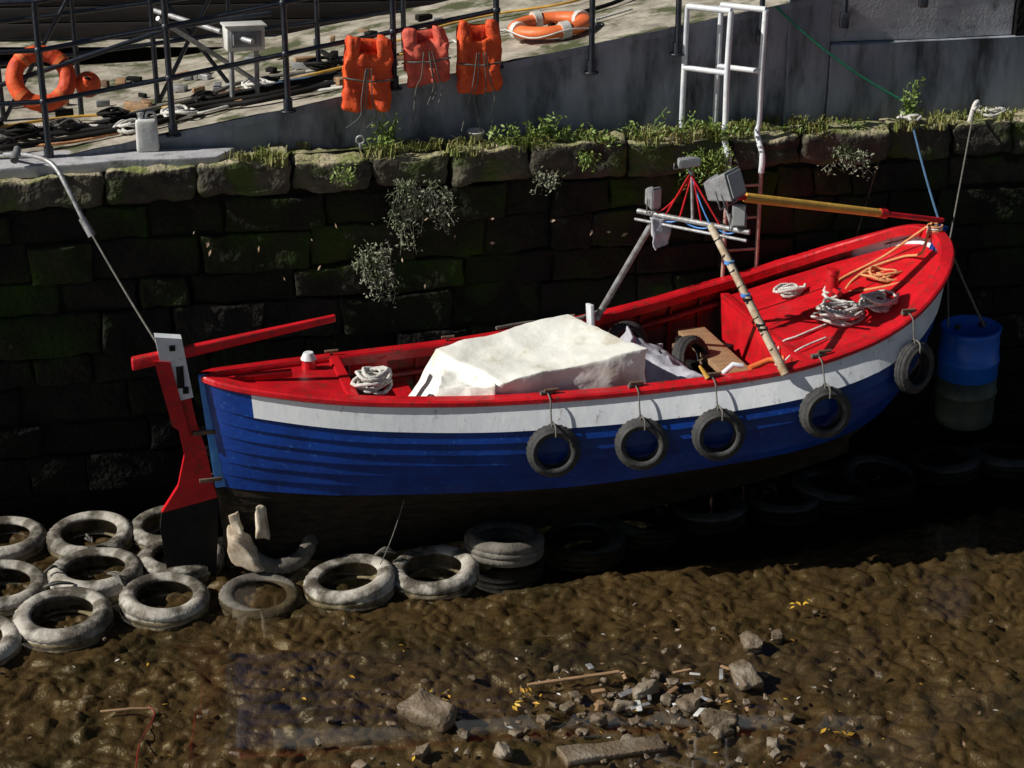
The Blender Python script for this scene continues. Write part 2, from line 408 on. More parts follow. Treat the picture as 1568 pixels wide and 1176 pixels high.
def tyre(mb,mt,Rr=.33,w=.095,ri=.2,mi=0,seg=72,tread=True):
    p=[(ri,-w*.72),(ri+.018,-w*.85),((ri+Rr)/2,-w*1.02),(Rr-.035,-w*.93),(Rr-.01,-w*.72),(Rr,-w*.6),(Rr,-w*.3),(Rr-.008,-w*.27),(Rr-.008,-w*.2),(Rr,-w*.17),
       (Rr,w*.17),(Rr-.008,w*.2),(Rr-.008,w*.27),(Rr,w*.3),(Rr,w*.6),(Rr-.01,w*.72),(Rr-.035,w*.93),((ri+Rr)/2,w*1.02),(ri+.018,w*.85),(ri,w*.72),
       (ri+.008,w*.55),((ri+Rr)/2,w*.85),(Rr-.045,w*.72),(Rr-.03,0),(Rr-.045,-w*.72),((ri+Rr)/2,-w*.85),(ri+.008,-w*.55)]
    def mod(k,j):
        if tread and j in (4,5,6,13,14,15) and k%2==0: return -.007
        return 0
    mb.lathe(p,seg,mt,mi,True,mod)
fd=MB()
for (u,z,tw) in ((2.32,.33,.05),(2.94,.35,-.25),(3.48,.40,.1),(4.25,.52,-.1),(5.0,.73,.15)):
    y=-(max(sect(u,z+.1),sect(u,z-.1),sect(u,zsf(u)-.15))+.08)
    du=.05; sl=math.atan2(bf(u+du)-bf(u-du),2*du)
    mt=Matrix.Translation((u,y,z))@Matrix.Rotation(-sl+tw*.4,4,'Z')@Matrix.Rotation(math.radians(90-4),4,'X')
    tyre(fd,mt,.19,.058,.118,0,56)
    gp=(u,-(bf(u)-.03),zsf(u)+.045)
    fd.tube(cr([gp,(u,-(bf(u)+.045),zsf(u)+.02),(u-.01,y+.03,z+.24),(u-.01,y-.02,z+.14)],4),.006,6,mi=1)
    fd.tube(cr([(u,y+.06,z+.13),(u,y+.05,z+.2),(u,y-.05,z+.2),(u,y-.06,z+.13)],4),.007,6,mi=1)
    fd.tube([(gp[0]-.05,gp[1]+.0,gp[2]),(gp[0]+.06,gp[1]+.01,gp[2]+.005)],.017,6,mi=1)
tyre(fd,Matrix.Translation((3.72,.18,.50))@Matrix.Rotation(1.2,4,'X')@Matrix.Rotation(.5,4,'Y'),.19,.06,.12)
tyre(fd,Matrix.Translation((3.35,.62,.52))@Matrix.Rotation(1.3,4,'X'),.17,.05,.1)
fd.obj('fender_tyres',[m_rub,m_drope],boat)

def bl(x,y,z):
    d=Vector((x+2.16,y-11.45)); return Vector((d.x*.9635+d.y*.268,-d.x*.268+d.y*.9635,z))
gt=MB()
nf=bl(1.93,11.57,.80); ff=bl(.66,12.93,.73); nt_=bl(1.42,12.12,1.73); ft_=bl(1.05,12.35,1.73)
gt.tube([nf,nt_],[.032,.028],10,mi=0); gt.tube([ff,ft_],[.027,.024],10,mi=1)
ba,bb=bl(1.68,11.97,1.72),bl(.92,12.44,1.74)
gt.tube([ba,bb],.02,8,mi=1)
gt.tube([ba+Vector((-.02,0,-.06)),bb+Vector((-.02,0,-.06))],.012,8,mi=1)
apex=bl(1.28,12.22,2.07)
for f in (.25,.42,.62,.75): gt.tube([ba.lerp(bb,f),apex+Vector((R(-.02,.02),R(-.02,.02),0))],.007,6,mi=2)
gt.tube([ba.lerp(bb,.5),apex+Vector((0,0,.03))],.012,6,mi=1)
for (p,q) in ((.1,.3),(.3,.6),(.6,.9)):
    gt.tube(sag(ba.lerp(bb,p),ba.lerp(bb,q),.04),.006,5,mi=3)
gt.tube(sag(apex,ba.lerp(bb,.85),.05),.006,5,mi=2); gt.tube(sag(apex,nt_,.03),.006,5,mi=3)
gt.tube(sag(apex,ba.lerp(bb,.1),.09),.005,5,mi=4); gt.tube(sag(ba.lerp(bb,.95),ft_,.07),.005,5,mi=4)
for f in (.3,.33,.5,.53,.75):
    c=nf.lerp(nt_,f); gt.tube([c-Vector((.0,.0,.012)),c+Vector((.0,0,.012))],.037,8,mi=3 if f>.5 else 4)
gt.tube(cr([nf.lerp(nt_,t)+Vector((.035*math.cos(t*60),.035*math.sin(t*60),0)) for t in np.linspace(.05,.95,30)],3),.005,5,mi=4)
def lamp(mb,c,s,rz,rx):
    mt=Matrix.Translation(c)@Matrix.Rotation(rz,4,'Z')@Matrix.Rotation(rx,4,'X')
    w,d,h=s
    def P(x,y,z): return mt@Vector((x*w/2,y*d/2,z*h/2))
    mb.hexa([P(-.65,1,-.65),P(.65,1,-.65),P(-1,-1,-1),P(1,-1,-1),P(-.65,1,.65),P(.65,1,.65),P(-1,-1,1),P(1,-1,1)],r=.008,mi=5,smooth=False)
    mb.hexa([P(-.86,-1.04,-.8),P(.86,-1.04,-.8),P(-.86,-1.12,-.8),P(.86,-1.12,-.8),P(-.86,-1.04,.8),P(.86,-1.04,.8),P(-.86,-1.12,.8),P(.86,-1.12,.8)],r=.003,mi=6,smooth=False)
    for k in (-.5,-.2,.1,.4): mb.hexa([P(k,.5,-.9),P(k+.06,.5,-.9),P(k,1.25,-.6),P(k+.06,1.25,-.6),P(k,.5,.9),P(k+.06,.5,.9),P(k,1.25,.6),P(k+.06,1.25,.6)],r=.002,mi=5)
    mb.tube([P(-1.15,0,0),P(-1.15,0,-1.3),P(1.15,0,-1.3),P(1.15,0,0)],.006,5,mi=1)
L1=bl(1.50,12.10,2.02); lamp(gt,L1,(.25,.19,.21),.75,-.35)
lamp(gt,bl(1.25,12.25,2.16),(.19,.08,.065),.2,.1)
lamp(gt,bl(1.60,12.02,1.84),(.10,.10,.17),-.3,0)
lamp(gt,bl(1.02,12.38,1.86),(.09,.09,.17),.4,0)
gt.tube([apex,bl(1.25,12.25,2.12)],.01,6,mi=1); gt.tube([ba.lerp(bb,.15),L1-Vector((0,0,.1))],.01,6,mi=1)
rag=ft_+Vector((.02,-.03,-.02))
gt.hexa([rag+Vector(p) for p in ((-.05,-.01,-.24),(.06,-.01,-.19),(-.05,.01,-.24),(.06,.01,-.19),(-.07,-.02,0),(.09,-.02,.01),(-.07,.02,0),(.09,.02,.01))],r=.008,cuts=6,amp=.03,fr=14,mi=7)
gt.obj('light_gantry',[m_gant,m_galv,m_red,m_lblue,m_black,m_grey,m_lens,m_tarp2],boat)
pl=MB()
a=bl(1.50,12.2,1.93); b=bl(3.30,13.0,1.50)
pl.tube([a,a.lerp(b,.12)],.022,10,mi=1); pl.tube([a.lerp(b,.1),a.lerp(b,.7)],[.036,.032],12,mi=0); pl.tube([a.lerp(b,.7),a.lerp(b,.73)],.037,12,mi=1); pl.tube([a.lerp(b,.72),b],.02,10,mi=1)
pl.obj('boat_pole',[m_yel,m_red],boat)

def coil(mb,c,r,loops,mi,th=.012,h=.02,sq=1.0):
    pts=[]
    ph=R(0,9)
    for i in range(loops*14+1):
        a=i/14*2*math.pi; k=i/14
        rr=r*(.6+.4*abs(math.sin(k*1.7+ph)))*(1+.12*math.sin(a*3+k))
        pts.append((c[0]+rr*math.cos(a)+.03*math.sin(k*2.3+ph),c[1]+rr*sq*math.sin(a)+.03*math.cos(k*1.9),c[2]+h*k*.35+.012*math.sin(a*2+k)))
    mb.tube(pts,th,6,mi=mi)
rp=MB()
coil(rp,(1.16,-.22,.70),.11,9,0,.014,.045)
zc=lambda u:zsf(u)-.045
coil(rp,(4.72,-.28,zc(4.7)),.16,10,0,.012,.03); coil(rp,(5.0,-.33,zc(4.95)-.0),.12,8,0,.012,.03)
coil(rp,(4.62,.42,zc(4.6)),.11,6,0,.012,.03,.7)
coil(rp,(5.22,.02,zc(5.2)),.13,4,1,.011,.03); 
coil(rp,(4.78,.02,zc(4.78)+.04),.06,4,0,.013,.04)
rp.tube(cr([(5.55,0,1.45),(5.45,-.1,1.3),(5.4,.1,zc(5.4)+.01),(5.15,.2,zc(5.15)+.02),(4.95,.12,zc(4.9)),(5.1,-.1,zc(5.1)),(5.4,-.22,zc(5.3))],8),.011,6,mi=1)
rp.tube(cr([(5.6,.02,1.5),(5.5,.12,1.37),(5.3,.25,zc(5.3)+.02),(5.0,.3,zc(5)),(4.8,.1,zc(4.8)+.05)],8),.011,6,mi=1)
rp.tube(cr([(4.6,-.3,zc(4.6)),(4.35,-.35,zc(4.35)+.01),(4.22,-.33,zc(4.2)-.02),(4.17,-.38,.6),(4.14,-.45,.56),(4.12,-.5,.62),(4.24,-.55,zc(4.2)),(4.5,-.5,zc(4.5))],8),.008,6,mi=0)
for k in range(4):
    rp.lathe([(.055+.008*math.cos(t),.008*math.sin(t)) for t in np.linspace(0,5.4,6)],14,Matrix.Translation((5.6,0,1.42+.018*k)),mi=1 if k%2 else 0)
rp.tube(cr([(3.2,.72,.78),(2.9,.7,.72),(2.6,.74,.72),(2.3,.66,.73)],6),.014,6,mi=2)
rp.obj('deck_ropes',[m_rope,m_orope,m_drope],boat)
cl=MB()
for i in range(60):
    u=R(3.0,4.15); y=R(.2,.72)
    cl.box((u,y,R(.15,.48)),(R(.04,.12),R(.04,.1),R(.04,.1)),rz=R(0,3),mi=random.choice([0,0,1,2,3]))
for i in range(12):
    cl.box((R(1.15,1.45),R(-.15,.3),R(.2,.45)),(R(.05,.2),R(.05,.12),R(.04,.12)),rz=R(0,3),mi=random.choice([0,0,1,2]))
cl.tube([(3.8,-.75,.77),(3.95,-.72,.81),(4.05,-.78,.83)],[.03,.022,.03],8,mi=4)
cl.tube([(3.45,-.83,.77),(3.4,-.78,.85)],[.02,.01],8,mi=5); cl.tube([(3.6,-.75,.76),(3.65,-.8,.84),(3.72,-.8,.82)],.02,8,mi=2)
cl.obj('stowed_gear',[m_black,m_grey,m_white,m_rust,m_orr,m_yel],boat)

# ---------------------------------------------------------------- tyres on the mud
def gtyre(x,y,z=-.64,tx=0,ty=0,rz=0,Rr=.33,mat=None):
    mb=MB(); tyre(mb,Matrix(),Rr,.095,Rr*.62)
    return mb.obj('old_tyre',[mat or m_rubm],None,(x,y,z),(tx,ty,rz))
for (x,y) in ((-3.11,10.72),(-2.46,11.0),(-3.02,11.35),(-3.66,11.17),(-3.2,11.98),(-3.86,11.93),(-2.62,12.15),(-2.45,11.62),(-3.66,10.40),(-1.17,11.28),(-.57,11.42)):
    gtyre(x,y,R(-.73,-.69),R(-.10,.10),R(-.10,.10),R(0,6),R(.315,.345))
gtyre(-1.80,11.12,-.78,.1,0,1,.3,m_rubh)
gtyre(-1.74,11.62,-.50,.75,.35,0,.31,m_rubh)
gtyre(-.06,11.72,-.62,-.12,.06,.1,.30,m_rubh)
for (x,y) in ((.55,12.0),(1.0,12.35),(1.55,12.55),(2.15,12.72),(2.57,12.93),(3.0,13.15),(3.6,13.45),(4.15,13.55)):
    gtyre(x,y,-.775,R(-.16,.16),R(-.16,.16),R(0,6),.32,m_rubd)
lr=MB()
for a,b in (((-2.9,11.2,-.59),(-2.75,11.05,-.61)),((-3.1,11.65,-.57),(-3.15,11.72,-.60)),((-3.35,11.2,-.58),(-3.28,11.3,-.59)),((-3.3,10.98,-.58),(-3.1,11.05,-.59)),((-1.0,11.45,-.57),(-.85,11.5,-.58))):
    for k in range(4):
        lr.tube(cr([a,Vector(a).lerp(Vector(b),.5)+Vector((R(-.03,.03),R(-.03,.03),R(.02,.06))),b],5),.007,5)
lr.tube(sag((-.95,11.3,-.57),(-.75,11.55,-.05),.05),.004,5)
lr.obj('tyre_lashing',[m_drope])
bk=MB()
bk.hexa([(-2.02,11.35,-.62),(-1.78,11.3,-.66),(-2.02,11.5,-.6),(-1.8,11.5,-.62),(-2.08,11.35,-.33),(-1.95,11.32,-.4),(-2.05,11.45,-.3),(-1.9,11.45,-.4)],r=.03,cuts=3,amp=.03,fr=8)
bk.hexa([(-2.02,11.4,-.38),(-1.93,11.38,-.38),(-2.02,11.47,-.36),(-1.93,11.47,-.36),(-2.05,11.38,-.22),(-1.97,11.38,-.2),(-2.04,11.44,-.22),(-1.98,11.44,-.2)],r=.02,cuts=2,amp=.02,fr=10)
bk.hexa([(-1.85,11.4,-.42),(-1.74,11.4,-.44),(-1.85,11.47,-.42),(-1.74,11.47,-.42),(-1.84,11.38,-.16),(-1.79,11.38,-.14),(-1.84,11.44,-.16),(-1.78,11.44,-.17)],r=.02,cuts=2,amp=.03,fr=10)
bk.obj('broken_buoy',[M('dirty_white',(.7,.62,.5),(.4,.3,.2),scale=8,rough=.7)])

# ---------------------------------------------------------------- blue drum
dr=MB()
pr=[(0,0),(.20,0),(.225,.02),(.23,.1),(.235,.27),(.245,.28),(.245,.30),(.235,.31),(.235,.55),(.245,.56),(.245,.58),(.235,.59),(.23,.78),(.235,.8),(.24,.83),(.225,.84),(.215,.82),(0,.815)]
dr.lathe([p for p in pr if p[1]<.4]+[(.235,.42),(.0,.42)],40,mi=1,closed=False)
dr.lathe([(.0,.422),(.236,.422)]+[p for p in pr if p[1]>=.5],40,mi=0,closed=False)
dr.tube([(.1,0,.82),(.1,0,.85)],.03,12,mi=1); dr.tube([(-.1,.03,.82),(-.1,.03,.845)],.025,12,mi=1)
dr.obj('plastic_drum',[m_bblue,m_green],None,(3.68,13.22,-.26),(.04,-.05,.3))

# ---------------------------------------------------------------- mooring lines
def rope(name,pts,r,m):
    mb=MB(); mb.tube(pts,r,7); return mb.obj(name,[m])
bow=(3.28,12.97,1.47)
rope('mooring_line',sag((3.22,13.98,2.05),bow,.03),.010,m_brope)
rope('mooring_line',sag((3.75,14.1,2.12),(3.38,13.05,1.30),.0),.007,m_drope)
rope('mooring_line',sag(bow,(3.75,13.15,.58),.02),.010,m_drope)
rope('mooring_line',sag((3.35,13.0,1.35),(3.45,13.1,.60),.0),.008,m_drope)
rope('mooring_line',sag(bow,(2.6,13.85,1.0),.06),.007,m_drope)
rope('mooring_line',sag((-3.03,12.1,1.72),(-2.42,11.42,1.02),.02),.008,m_drope)
rope('mooring_line',sag((3.02,13.92,1.95),(2.6,13.75,.2),.0),.004,m_rust)
rope('green_line',sag((2.08,14.02,2.95),(3.28,14.15,2.12),.07),.010,m_grope)
mp_=MB()
mp_.tube(cr([(-3.75,12.72,2.09),(-3.5,12.5,2.14),(-3.3,12.33,2.12),(-3.17,12.2,1.97),(-3.03,12.1,1.70)],8),[.018]*33,8)
for f in (.02,.1): mp_.tube([(-3.62,12.5,2.1),(-3.62,12.62,2.16)],.03,8)
mp_.tube([(-3.07,12.12,1.78),(-3.0,12.08,1.66)],.028,8)
mp_.obj('mooring_arm',[m_galv])
kn=MB()
kn.tube(cr([(3.72,14.1,2.0),(3.75,14.1,2.14),(3.78,14.12,2.16),(3.74,14.08,2.1)],5),.02,8)
coil(kn,(3.95,14.32,2.03),.1,4,0,.012,.02); coil(kn,(3.22,14.05,2.04),.06,4,0,.012,.02)
kn.obj('rope_knot',[m_rope])

# ---------------------------------------------------------------- quay wall (stone blocks)
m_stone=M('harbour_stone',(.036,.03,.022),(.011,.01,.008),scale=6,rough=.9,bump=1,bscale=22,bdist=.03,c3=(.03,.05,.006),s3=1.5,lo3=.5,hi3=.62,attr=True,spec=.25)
m_coping=M('coping_stone',(.09,.078,.056),(.03,.027,.02),scale=6,rough=.9,bump=1,bscale=22,bdist=.03,c3=(.05,.08,.012),s3=2.2,lo3=.5,hi3=.62,attr=True,top=((.38,.33,.22),(.18,.2,.06)))  # top: moss tones on upward faces, their sunlit brightness painted in
def wp(s,d,z):
    n=Vector((math.sin(WA),-math.cos(WA),0)); t=Vector((math.cos(WA),math.sin(WA),0))
    return Vector((0,13.25,z))+t*s+n*d
wl=MB()
zt=1.72
hs=[.26,.31,.25,.33,.24,.31,.27,.33,.32]
for ri,h in enumerate(hs):
    s=-7.5-R(0,.5)
    while s<9.5:
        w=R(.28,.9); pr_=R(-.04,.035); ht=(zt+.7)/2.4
        c=R(.4,1.15)*(.08+.92*max(0,ht)**1.6)  # random block tone, with shade painted in towards the wall foot
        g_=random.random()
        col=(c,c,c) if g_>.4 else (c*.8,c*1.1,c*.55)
        if zt<.3: col=tuple(q*.5 for q in col)  # lower courses darkened again, more of the painted shade
        dz=R(-.012,.012)
        z0=zt-h+.005; z1=zt-.005+dz*.5; a=s+.006; b=s+w-.006
        j=lambda:R(-.012,.012)
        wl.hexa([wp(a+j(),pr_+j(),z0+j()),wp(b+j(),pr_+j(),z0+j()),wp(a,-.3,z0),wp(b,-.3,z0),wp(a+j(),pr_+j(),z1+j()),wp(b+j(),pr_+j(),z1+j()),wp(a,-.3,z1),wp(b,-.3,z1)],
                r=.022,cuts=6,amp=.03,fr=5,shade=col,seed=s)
        s+=w
    zt-=h
wl.add([wp(-8,-.05,-1.2),wp(10,-.05,-1.2),wp(10,-.05,1.8),wp(-8,-.05,1.8)],[(0,1,2,3)],0,False,(.25,.25,.22))
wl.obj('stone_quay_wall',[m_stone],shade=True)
cp=MB()
s=-7.6
while s<9.5:
    w=R(.5,.95); pr_=R(.0,.06); c=R(.6,1.15); h=R(-.03,.03)
    dep=.36
    zt_=2.0+h
    cp.hexa([wp(s+.006,pr_,1.73),wp(s+w-.006,pr_,1.73),wp(s+.006,-dep,1.73),wp(s+w-.006,-dep,1.73),wp(s+.006,pr_,zt_),wp(s+w-.006,pr_,zt_),wp(s+.006,-dep,zt_),wp(s+w-.006,-dep,zt_)],
            r=.05,cuts=8,amp=.045,fr=5,shade=(c,c,c*.95),seed=s*3)
    s+=w
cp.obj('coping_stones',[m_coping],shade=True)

# ---------------------------------------------------------------- quay upper level
def rz_(x): return 2.04+max(0,.168*(x+3.35)) if x<2.55 else 2.04+.168*5.9
q=MB()
xs=np.linspace(-9,11,60)
vs=[];fs=[]
for x in xs:
    for k in range(4):
        vs.append((x,wallY(x)+.25+k*.2,1.99+.03*noise.noise(Vector((x*3,k*1.3,0)))))
for i in range(len(xs)-1):
    for k in range(3): fs.append((i*4+k,(i+1)*4+k,(i+1)*4+k+1,i*4+k+1))
q.add(vs,fs,0)
q.obj('quay_ledge_ground',[m_ledge])
rm=MB()
xs=np.linspace(-9,2.55,60)
def strip(mb,xs,fa,fb,mi,n=6,amp=0):
    vs=[];fs=[]
    for x in xs:
        A=Vector(fa(x));B=Vector(fb(x))
        for k in range(n+1):
            p=A.lerp(B,k/n); p.z+=amp*noise.noise(p*2.5); vs.append(p)
    for i in range(len(xs)-1):
        for k in range(n): fs.append((i*(n+1)+k,(i+1)*(n+1)+k,(i+1)*(n+1)+k+1,i*(n+1)+k+1))
    mb.add(vs,fs,mi)
strip(rm,xs,lambda x:(x,rampY(x),1.9),lambda x:(x,rampY(x),rz_(x)-.06),0)
strip(rm,xs,lambda x:(x,rampY(x)-.03,rz_(x)-.06),lambda x:(x,rampY(x)-.03,rz_(x)),0,1)
strip(rm,xs,lambda x:(x,rampY(x),rz_(x)-.06),lambda x:(x,rampY(x)-.03,rz_(x)-.06),0,1)
strip(rm,xs,lambda x:(x,rampY(x)-.03,rz_(x)),lambda x:(x,rampY(x)+3.4+.0*x,rz_(x)+.0),1,14,.02)
rm.obj('concrete_ramp',[m_conc,m_pave])
hb=MB(); hb.add([(-80,17.2,2.0),(80,17.2,2.0),(80,150,2.0),(-80,150,2.0)],[(0,1,2,3)],0,False)
hb.add([(2.5,14.5,2.98),(14,16.9,2.98),(14,60,2.98),(2.5,60,2.98)],[(0,1,2,3)],0,False)
hb.obj('quay_ground',[m_pave])
cw=MB()
def wseg(x0,x1,z0,z1,f0,f1,mi,th=.3):
    y=lambda x,o:rampY(x)+o
    cw.hexa([(x0,y(x0,f0),z0),(x1,y(x1,f0),z0),(x0,y(x0,f0)+th,z0),(x1,y(x1,f0)+th,z0),(x0,y(x0,f1),z1),(x1,y(x1,f1),z1),(x0,y(x0,f1)+th,z1),(x1,y(x1,f1)+th,z1)],r=.012,cuts=6,amp=.006,fr=3,mi=mi,smooth=False)
wseg(2.56,9,1.9,2.62,-.06,-.04,0,.5); wseg(2.56,4.12,2.622,3.25,.05,.05,1); wseg(4.13,9,2.622,3.3,.0,.0,2)
wseg(2.2,2.555,1.9,3.05,-.02,-.02,0,.2)
cw.obj('concrete_wall',[m_conc,m_concl,m_stone])
sl=MB()
sl.hexa([(-6.5,11.93,1.96),(-2.2,12.84,1.96),(-6.5,12.75,1.96),(-2.1,13.12,1.96),(-6.5,11.93,2.045),(-2.2,12.84,2.045),(-6.5,12.75,2.045),(-2.1,13.12,2.045)],r=.015,cuts=12,amp=.015,fr=4)
sl.obj('concrete_slab',[m_concl])
sh=MB()
for i in range(14):
    sh.box((-6.0,17.4+.0*i,2.1+.16*i),(14,.1,.15),rz=.1,mi=1 if i==4 else 0)
sh.obj('timber_shed_wall',[m_shed,m_dred])

# ---------------------------------------------------------------- railings
rl=MB()
px=[-4.4,-3.45,-2.55,-1.7,-.9,-.12,.62,1.3]
fr_=lambda x,z,o=0:(x,rampY(x)-.05+o,rz_(x)+z)
for i,x in enumerate(px):
    lo=-.02 if x<.3 else -.22
    rl.tube([fr_(x,lo),fr_(x,1.15)],.024,10)
    rl.tube([fr_(x,lo),fr_(x,lo+.1)],.036,10); rl.lathe([(0,0),(.06,0),(.06,.012),(0,.012)],12,Matrix.Translation(fr_(x,lo)),closed=False)
for h in (.42,.80,1.15):
    for a,b in zip(px[:-1],px[1:]):
        if h<1 and b>.3: continue
        rl.tube([fr_(a,h),fr_(b,h)],.019,8)
for x in px[:6]:
    for h in (.42,.80): rl.lathe([(.035*math.cos(t),.035*math.sin(t)) for t in np.linspace(-1.57,1.57,7)],10,Matrix.Translation(fr_(x,h)),closed=False)
for x,z in ((1.97,2.78),(2.65,2.88),(3.3,3.02)):
    y=rampY(x)-.06; rl.tube([(x,y,z-.12),(x,y,z+.6)],.022,8); rl.box((x,y+.0,z-.06),(.07,.06,.12),cuts=0)
rl.obj('iron_railing',[m_rail])
r2=MB()
fr2=lambda x,z:(x,rampY(x)+1.25,rz_(x)+z)
px2=[-5.2,-4.6,-4.1,-3.5,-2.9,-2.3,-1.6,-.9]
for x in px2: r2.tube([fr2(x,0),fr2(x,1.0)],.022,8)
for h in (.35,.68,1.0): r2.tube([fr2(-5.2,h),fr2(-.9,h)],.018,8)
for a,b in ((-4.1,-3.5),(-2.9,-2.3),(-2.3,-2.9)): r2.tube([fr2(a,0),fr2(b,1.0)],.018,8)
r2.tube([(-4.8,13.2,2.2),(-2.6,13.7,2.85),(-1.9,14.0,2.9)],.02,8); r2.tube([(-2.7,13.5,2.95),(-2.1,14.3,2.3)],.02,8,mi=1)
r2.tube([(-2.9,14.4,2.85),(-2.0,13.6,2.75)],.022,8,mi=1)
r2.obj('gangway_railing',[m_rail,m_galv])

# ---------------------------------------------------------------- ladder
ld=MB()
def lp(o,d,z): v=wp(1.86+o,d,0); v.z=z; return v
for o in (-.14,.14):
    ld.tube(cr([lp(o,.09,-.6),lp(o,.09,.8),lp(o,.09,1.75)],4),.017,8,mi=1)
    ld.tube(cr([lp(o,.09,1.72),lp(o,.09,1.86),lp(o-.02,.0,2.02),lp(o-.0,-.02,2.12),lp(o+.0,-.03,2.5),lp(o+.01,-.03,2.98)],6),.024,10,mi=0)
    ld.tube([lp(o-.27,-.30,2.02),lp(o-.26,-.30,2.98)],.023,10,mi=0)
    ld.tube([lp(o+.01,-.03,2.98),lp(o-.26,-.30,2.98)],.024,10,mi=0)
    ld.tube([lp(o,-.03,2.5),lp(o-.27,-.30,2.5)],.022,10,mi=0)
for z in np.arange(-.5,1.75,.265): ld.tube([lp(-.14,.09,z),lp(.14,.09,z)],.011,8,mi=1)
for z in (.3,1.5):
    for o in (-.14,.14): ld.tube([lp(o,.09,z),lp(o,-.04,z)],.012,6,mi=1)
ld.obj('quay_ladder',[m_white,M('faded_ladder_paint',(.5,.3,.25),(.28,.17,.14),scale=10,rough=.7)])

# ---------------------------------------------------------------- life jackets
def jacket(x,zt,h,w,mat,lean):
    e=empty('life_jacket',(x,rampY(x)-.13,zt),(0,lean,WA+R(-.1,.1)))
    mb=MB(); sd=R(0,50)
    hw=w/2
    def puff(P,q):
        s=.018*math.exp(-(P.x/.016)**2) if q[1]<0 else 0
        ch=.008*abs(math.sin(P.z*26+sd)) if q[1]<0 else 0
        return P+Vector((0,s+ch+.012*math.sin(P.x*30+P.z*13+sd),0))
    mb.hexa([(-hw,-.05,-h),(hw,-.05,-h*.97),(-hw,.04,-h),(hw,.04,-h*.97),(-hw*.93,-.055,-.12),(hw*.93,-.055,-.12),(-hw*.93,.03,-.12),(hw*.93,.03,-.12)],r=.035,cuts=16,amp=.028,fr=8,seed=sd,fn=puff)
    for sg in (-1,1):
        a0,a1=(.058,hw*.95) if sg>0 else (-hw*.95,-.058)
        mb.hexa([(a0,-.052,-.17),(a1,-.052,-.17),(a0,.04,-.17),(a1,.04,-.17),(a0,-.05,.01),(a1*.93,-.05,-.01),(a0,.06,.01),(a1*.93,.06,-.01)],r=.035,cuts=4,amp=.025,fr=8,seed=sd)
    mb.hexa([(-hw,.05,-h*.8),(hw,.05,-h*.8),(-hw,.11,-h*.8),(hw,.11,-h*.8),(-hw*.95,.05,-.03),(hw*.95,.05,-.03),(-hw*.95,.11,-.03),(hw*.95,.11,-.03)],r=.03,cuts=5,amp=.015,fr=7,seed=sd+4)
    mb.tube(cr([(-hw-.005,-.045,-h*.55),(-hw*.5,-.08,-h*.56),(0,-.07,-h*.58),(hw*.5,-.08,-h*.56),(hw+.005,-.045,-h*.55)],5),.007,6,mi=1)
    mb.obj('vest',[mat,m_drope],e)
    st=MB()
    for k in range(4):
        x0=R(-hw,hw)*.7
        st.tube(cr([(x0*.3,-.08,-h*.4),(x0*.6,-.09,-h*.8),(x0+R(-.04,.04),-.06,-h*1.05),(x0+R(-.08,.08),-.07,-h*1.0-R(.08,.4))],6),.005,5)
    st.obj('straps',[m_drope],e)
jacket(-1.07,2.86,.57,.37,m_org,.08); jacket(-.66,2.92,.45,.34,m_org2,-.06); jacket(-.25,2.94,.56,.34,m_org,.0)

# ---------------------------------------------------------------- life rings, boxes
lrg=MB()
lrg.lathe([(.28+.07*math.cos(t),.05*math.sin(t)) for t in np.linspace(0,2*math.pi,13)[:-1]],48)
for k in range(4):
    a=k*math.pi/2+.4
    lrg.tube([(.28*math.cos(a+d),.28*math.sin(a+d),0) for d in (-.12,0,.12)],.0745,12,mi=1)
lrg.tube([(.37*math.cos(t),.37*math.sin(t),.02*math.sin(4*t)) for t in np.linspace(0,6.28,50)],.007,6,mi=1)
lrg.obj('life_ring',[m_orr,m_plast],None,(.31,14.36,2.74),(.02,-.1,0))
l2=MB()
l2.lathe([(.2+.065*math.cos(t),.055*math.sin(t)) for t in np.linspace(0,2*math.pi,13)[:-1]],44)
for k in range(4):
    a=k*math.pi/2+.8; l2.tube([(.2*math.cos(a+d),.2*math.sin(a+d),0) for d in (-.1,0,.1)],.069,12,mi=1)
l2.obj('life_ring',[m_org,m_orr],None,(-3.62,13.45,2.50),(1.05,.1,.25))
for (x,y,z,r,rx) in ((-3.3,13.6,2.42,.10,1.0),):
    mb=MB(); mb.lathe([(r*math.sin(t),-r*math.cos(t)*1.15) for t in np.linspace(.02,2.9,16)]+[(r*.22,r*1.3),(r*.12,r*1.45),(.0,r*1.45)],28,closed=False)
    mb.lathe([(r*.16+.012*math.cos(t),.012*math.sin(t)) for t in np.linspace(0,5.5,7)],16,Matrix.Translation((0,0,r*1.5))@Matrix.Rotation(1.57,4,'X'),1)
    mb.obj('mooring_buoy',[m_org,m_black],None,(x,y,z),(rx,.4,0))
eb=MB(); eb.box((0,0,0),(.30,.2,.19),r=.012); eb.box((0,-.105,.0),(.24,.012,.12),mi=1); eb.box((0,0,.102),(.33,.23,.015)); eb.tube([(-.1,0,-.08),(-.1,0,-.6)],.02,8,mi=1)
eb.tube([(.1,0,-.08),(.1,0,-.6)],.02,8,mi=1)
for i in range(4): eb.tube([(-.1+.06*i,-.115,-.04),(-.1+.06*i,-.115,.04)],.008,6,mi=1)
eb.obj('junction_box',[m_plast,m_grey],None,(-2.1,13.8,2.75),(.0,.03,.35))
jc=MB()
jc.hexa([(-.085,-.06,0),(.085,-.06,0),(-.085,.06,0),(.085,.06,0),(-.08,-.055,.25),(.08,-.055,.25),(-.08,.055,.25),(.08,.055,.25)],r=.025,cuts=2)
jc.tube([(-.04,0,.24),(-.04,0,.285)],.022,12); jc.tube([(-.04,0,.28),(-.04,0,.3)],.027,12)
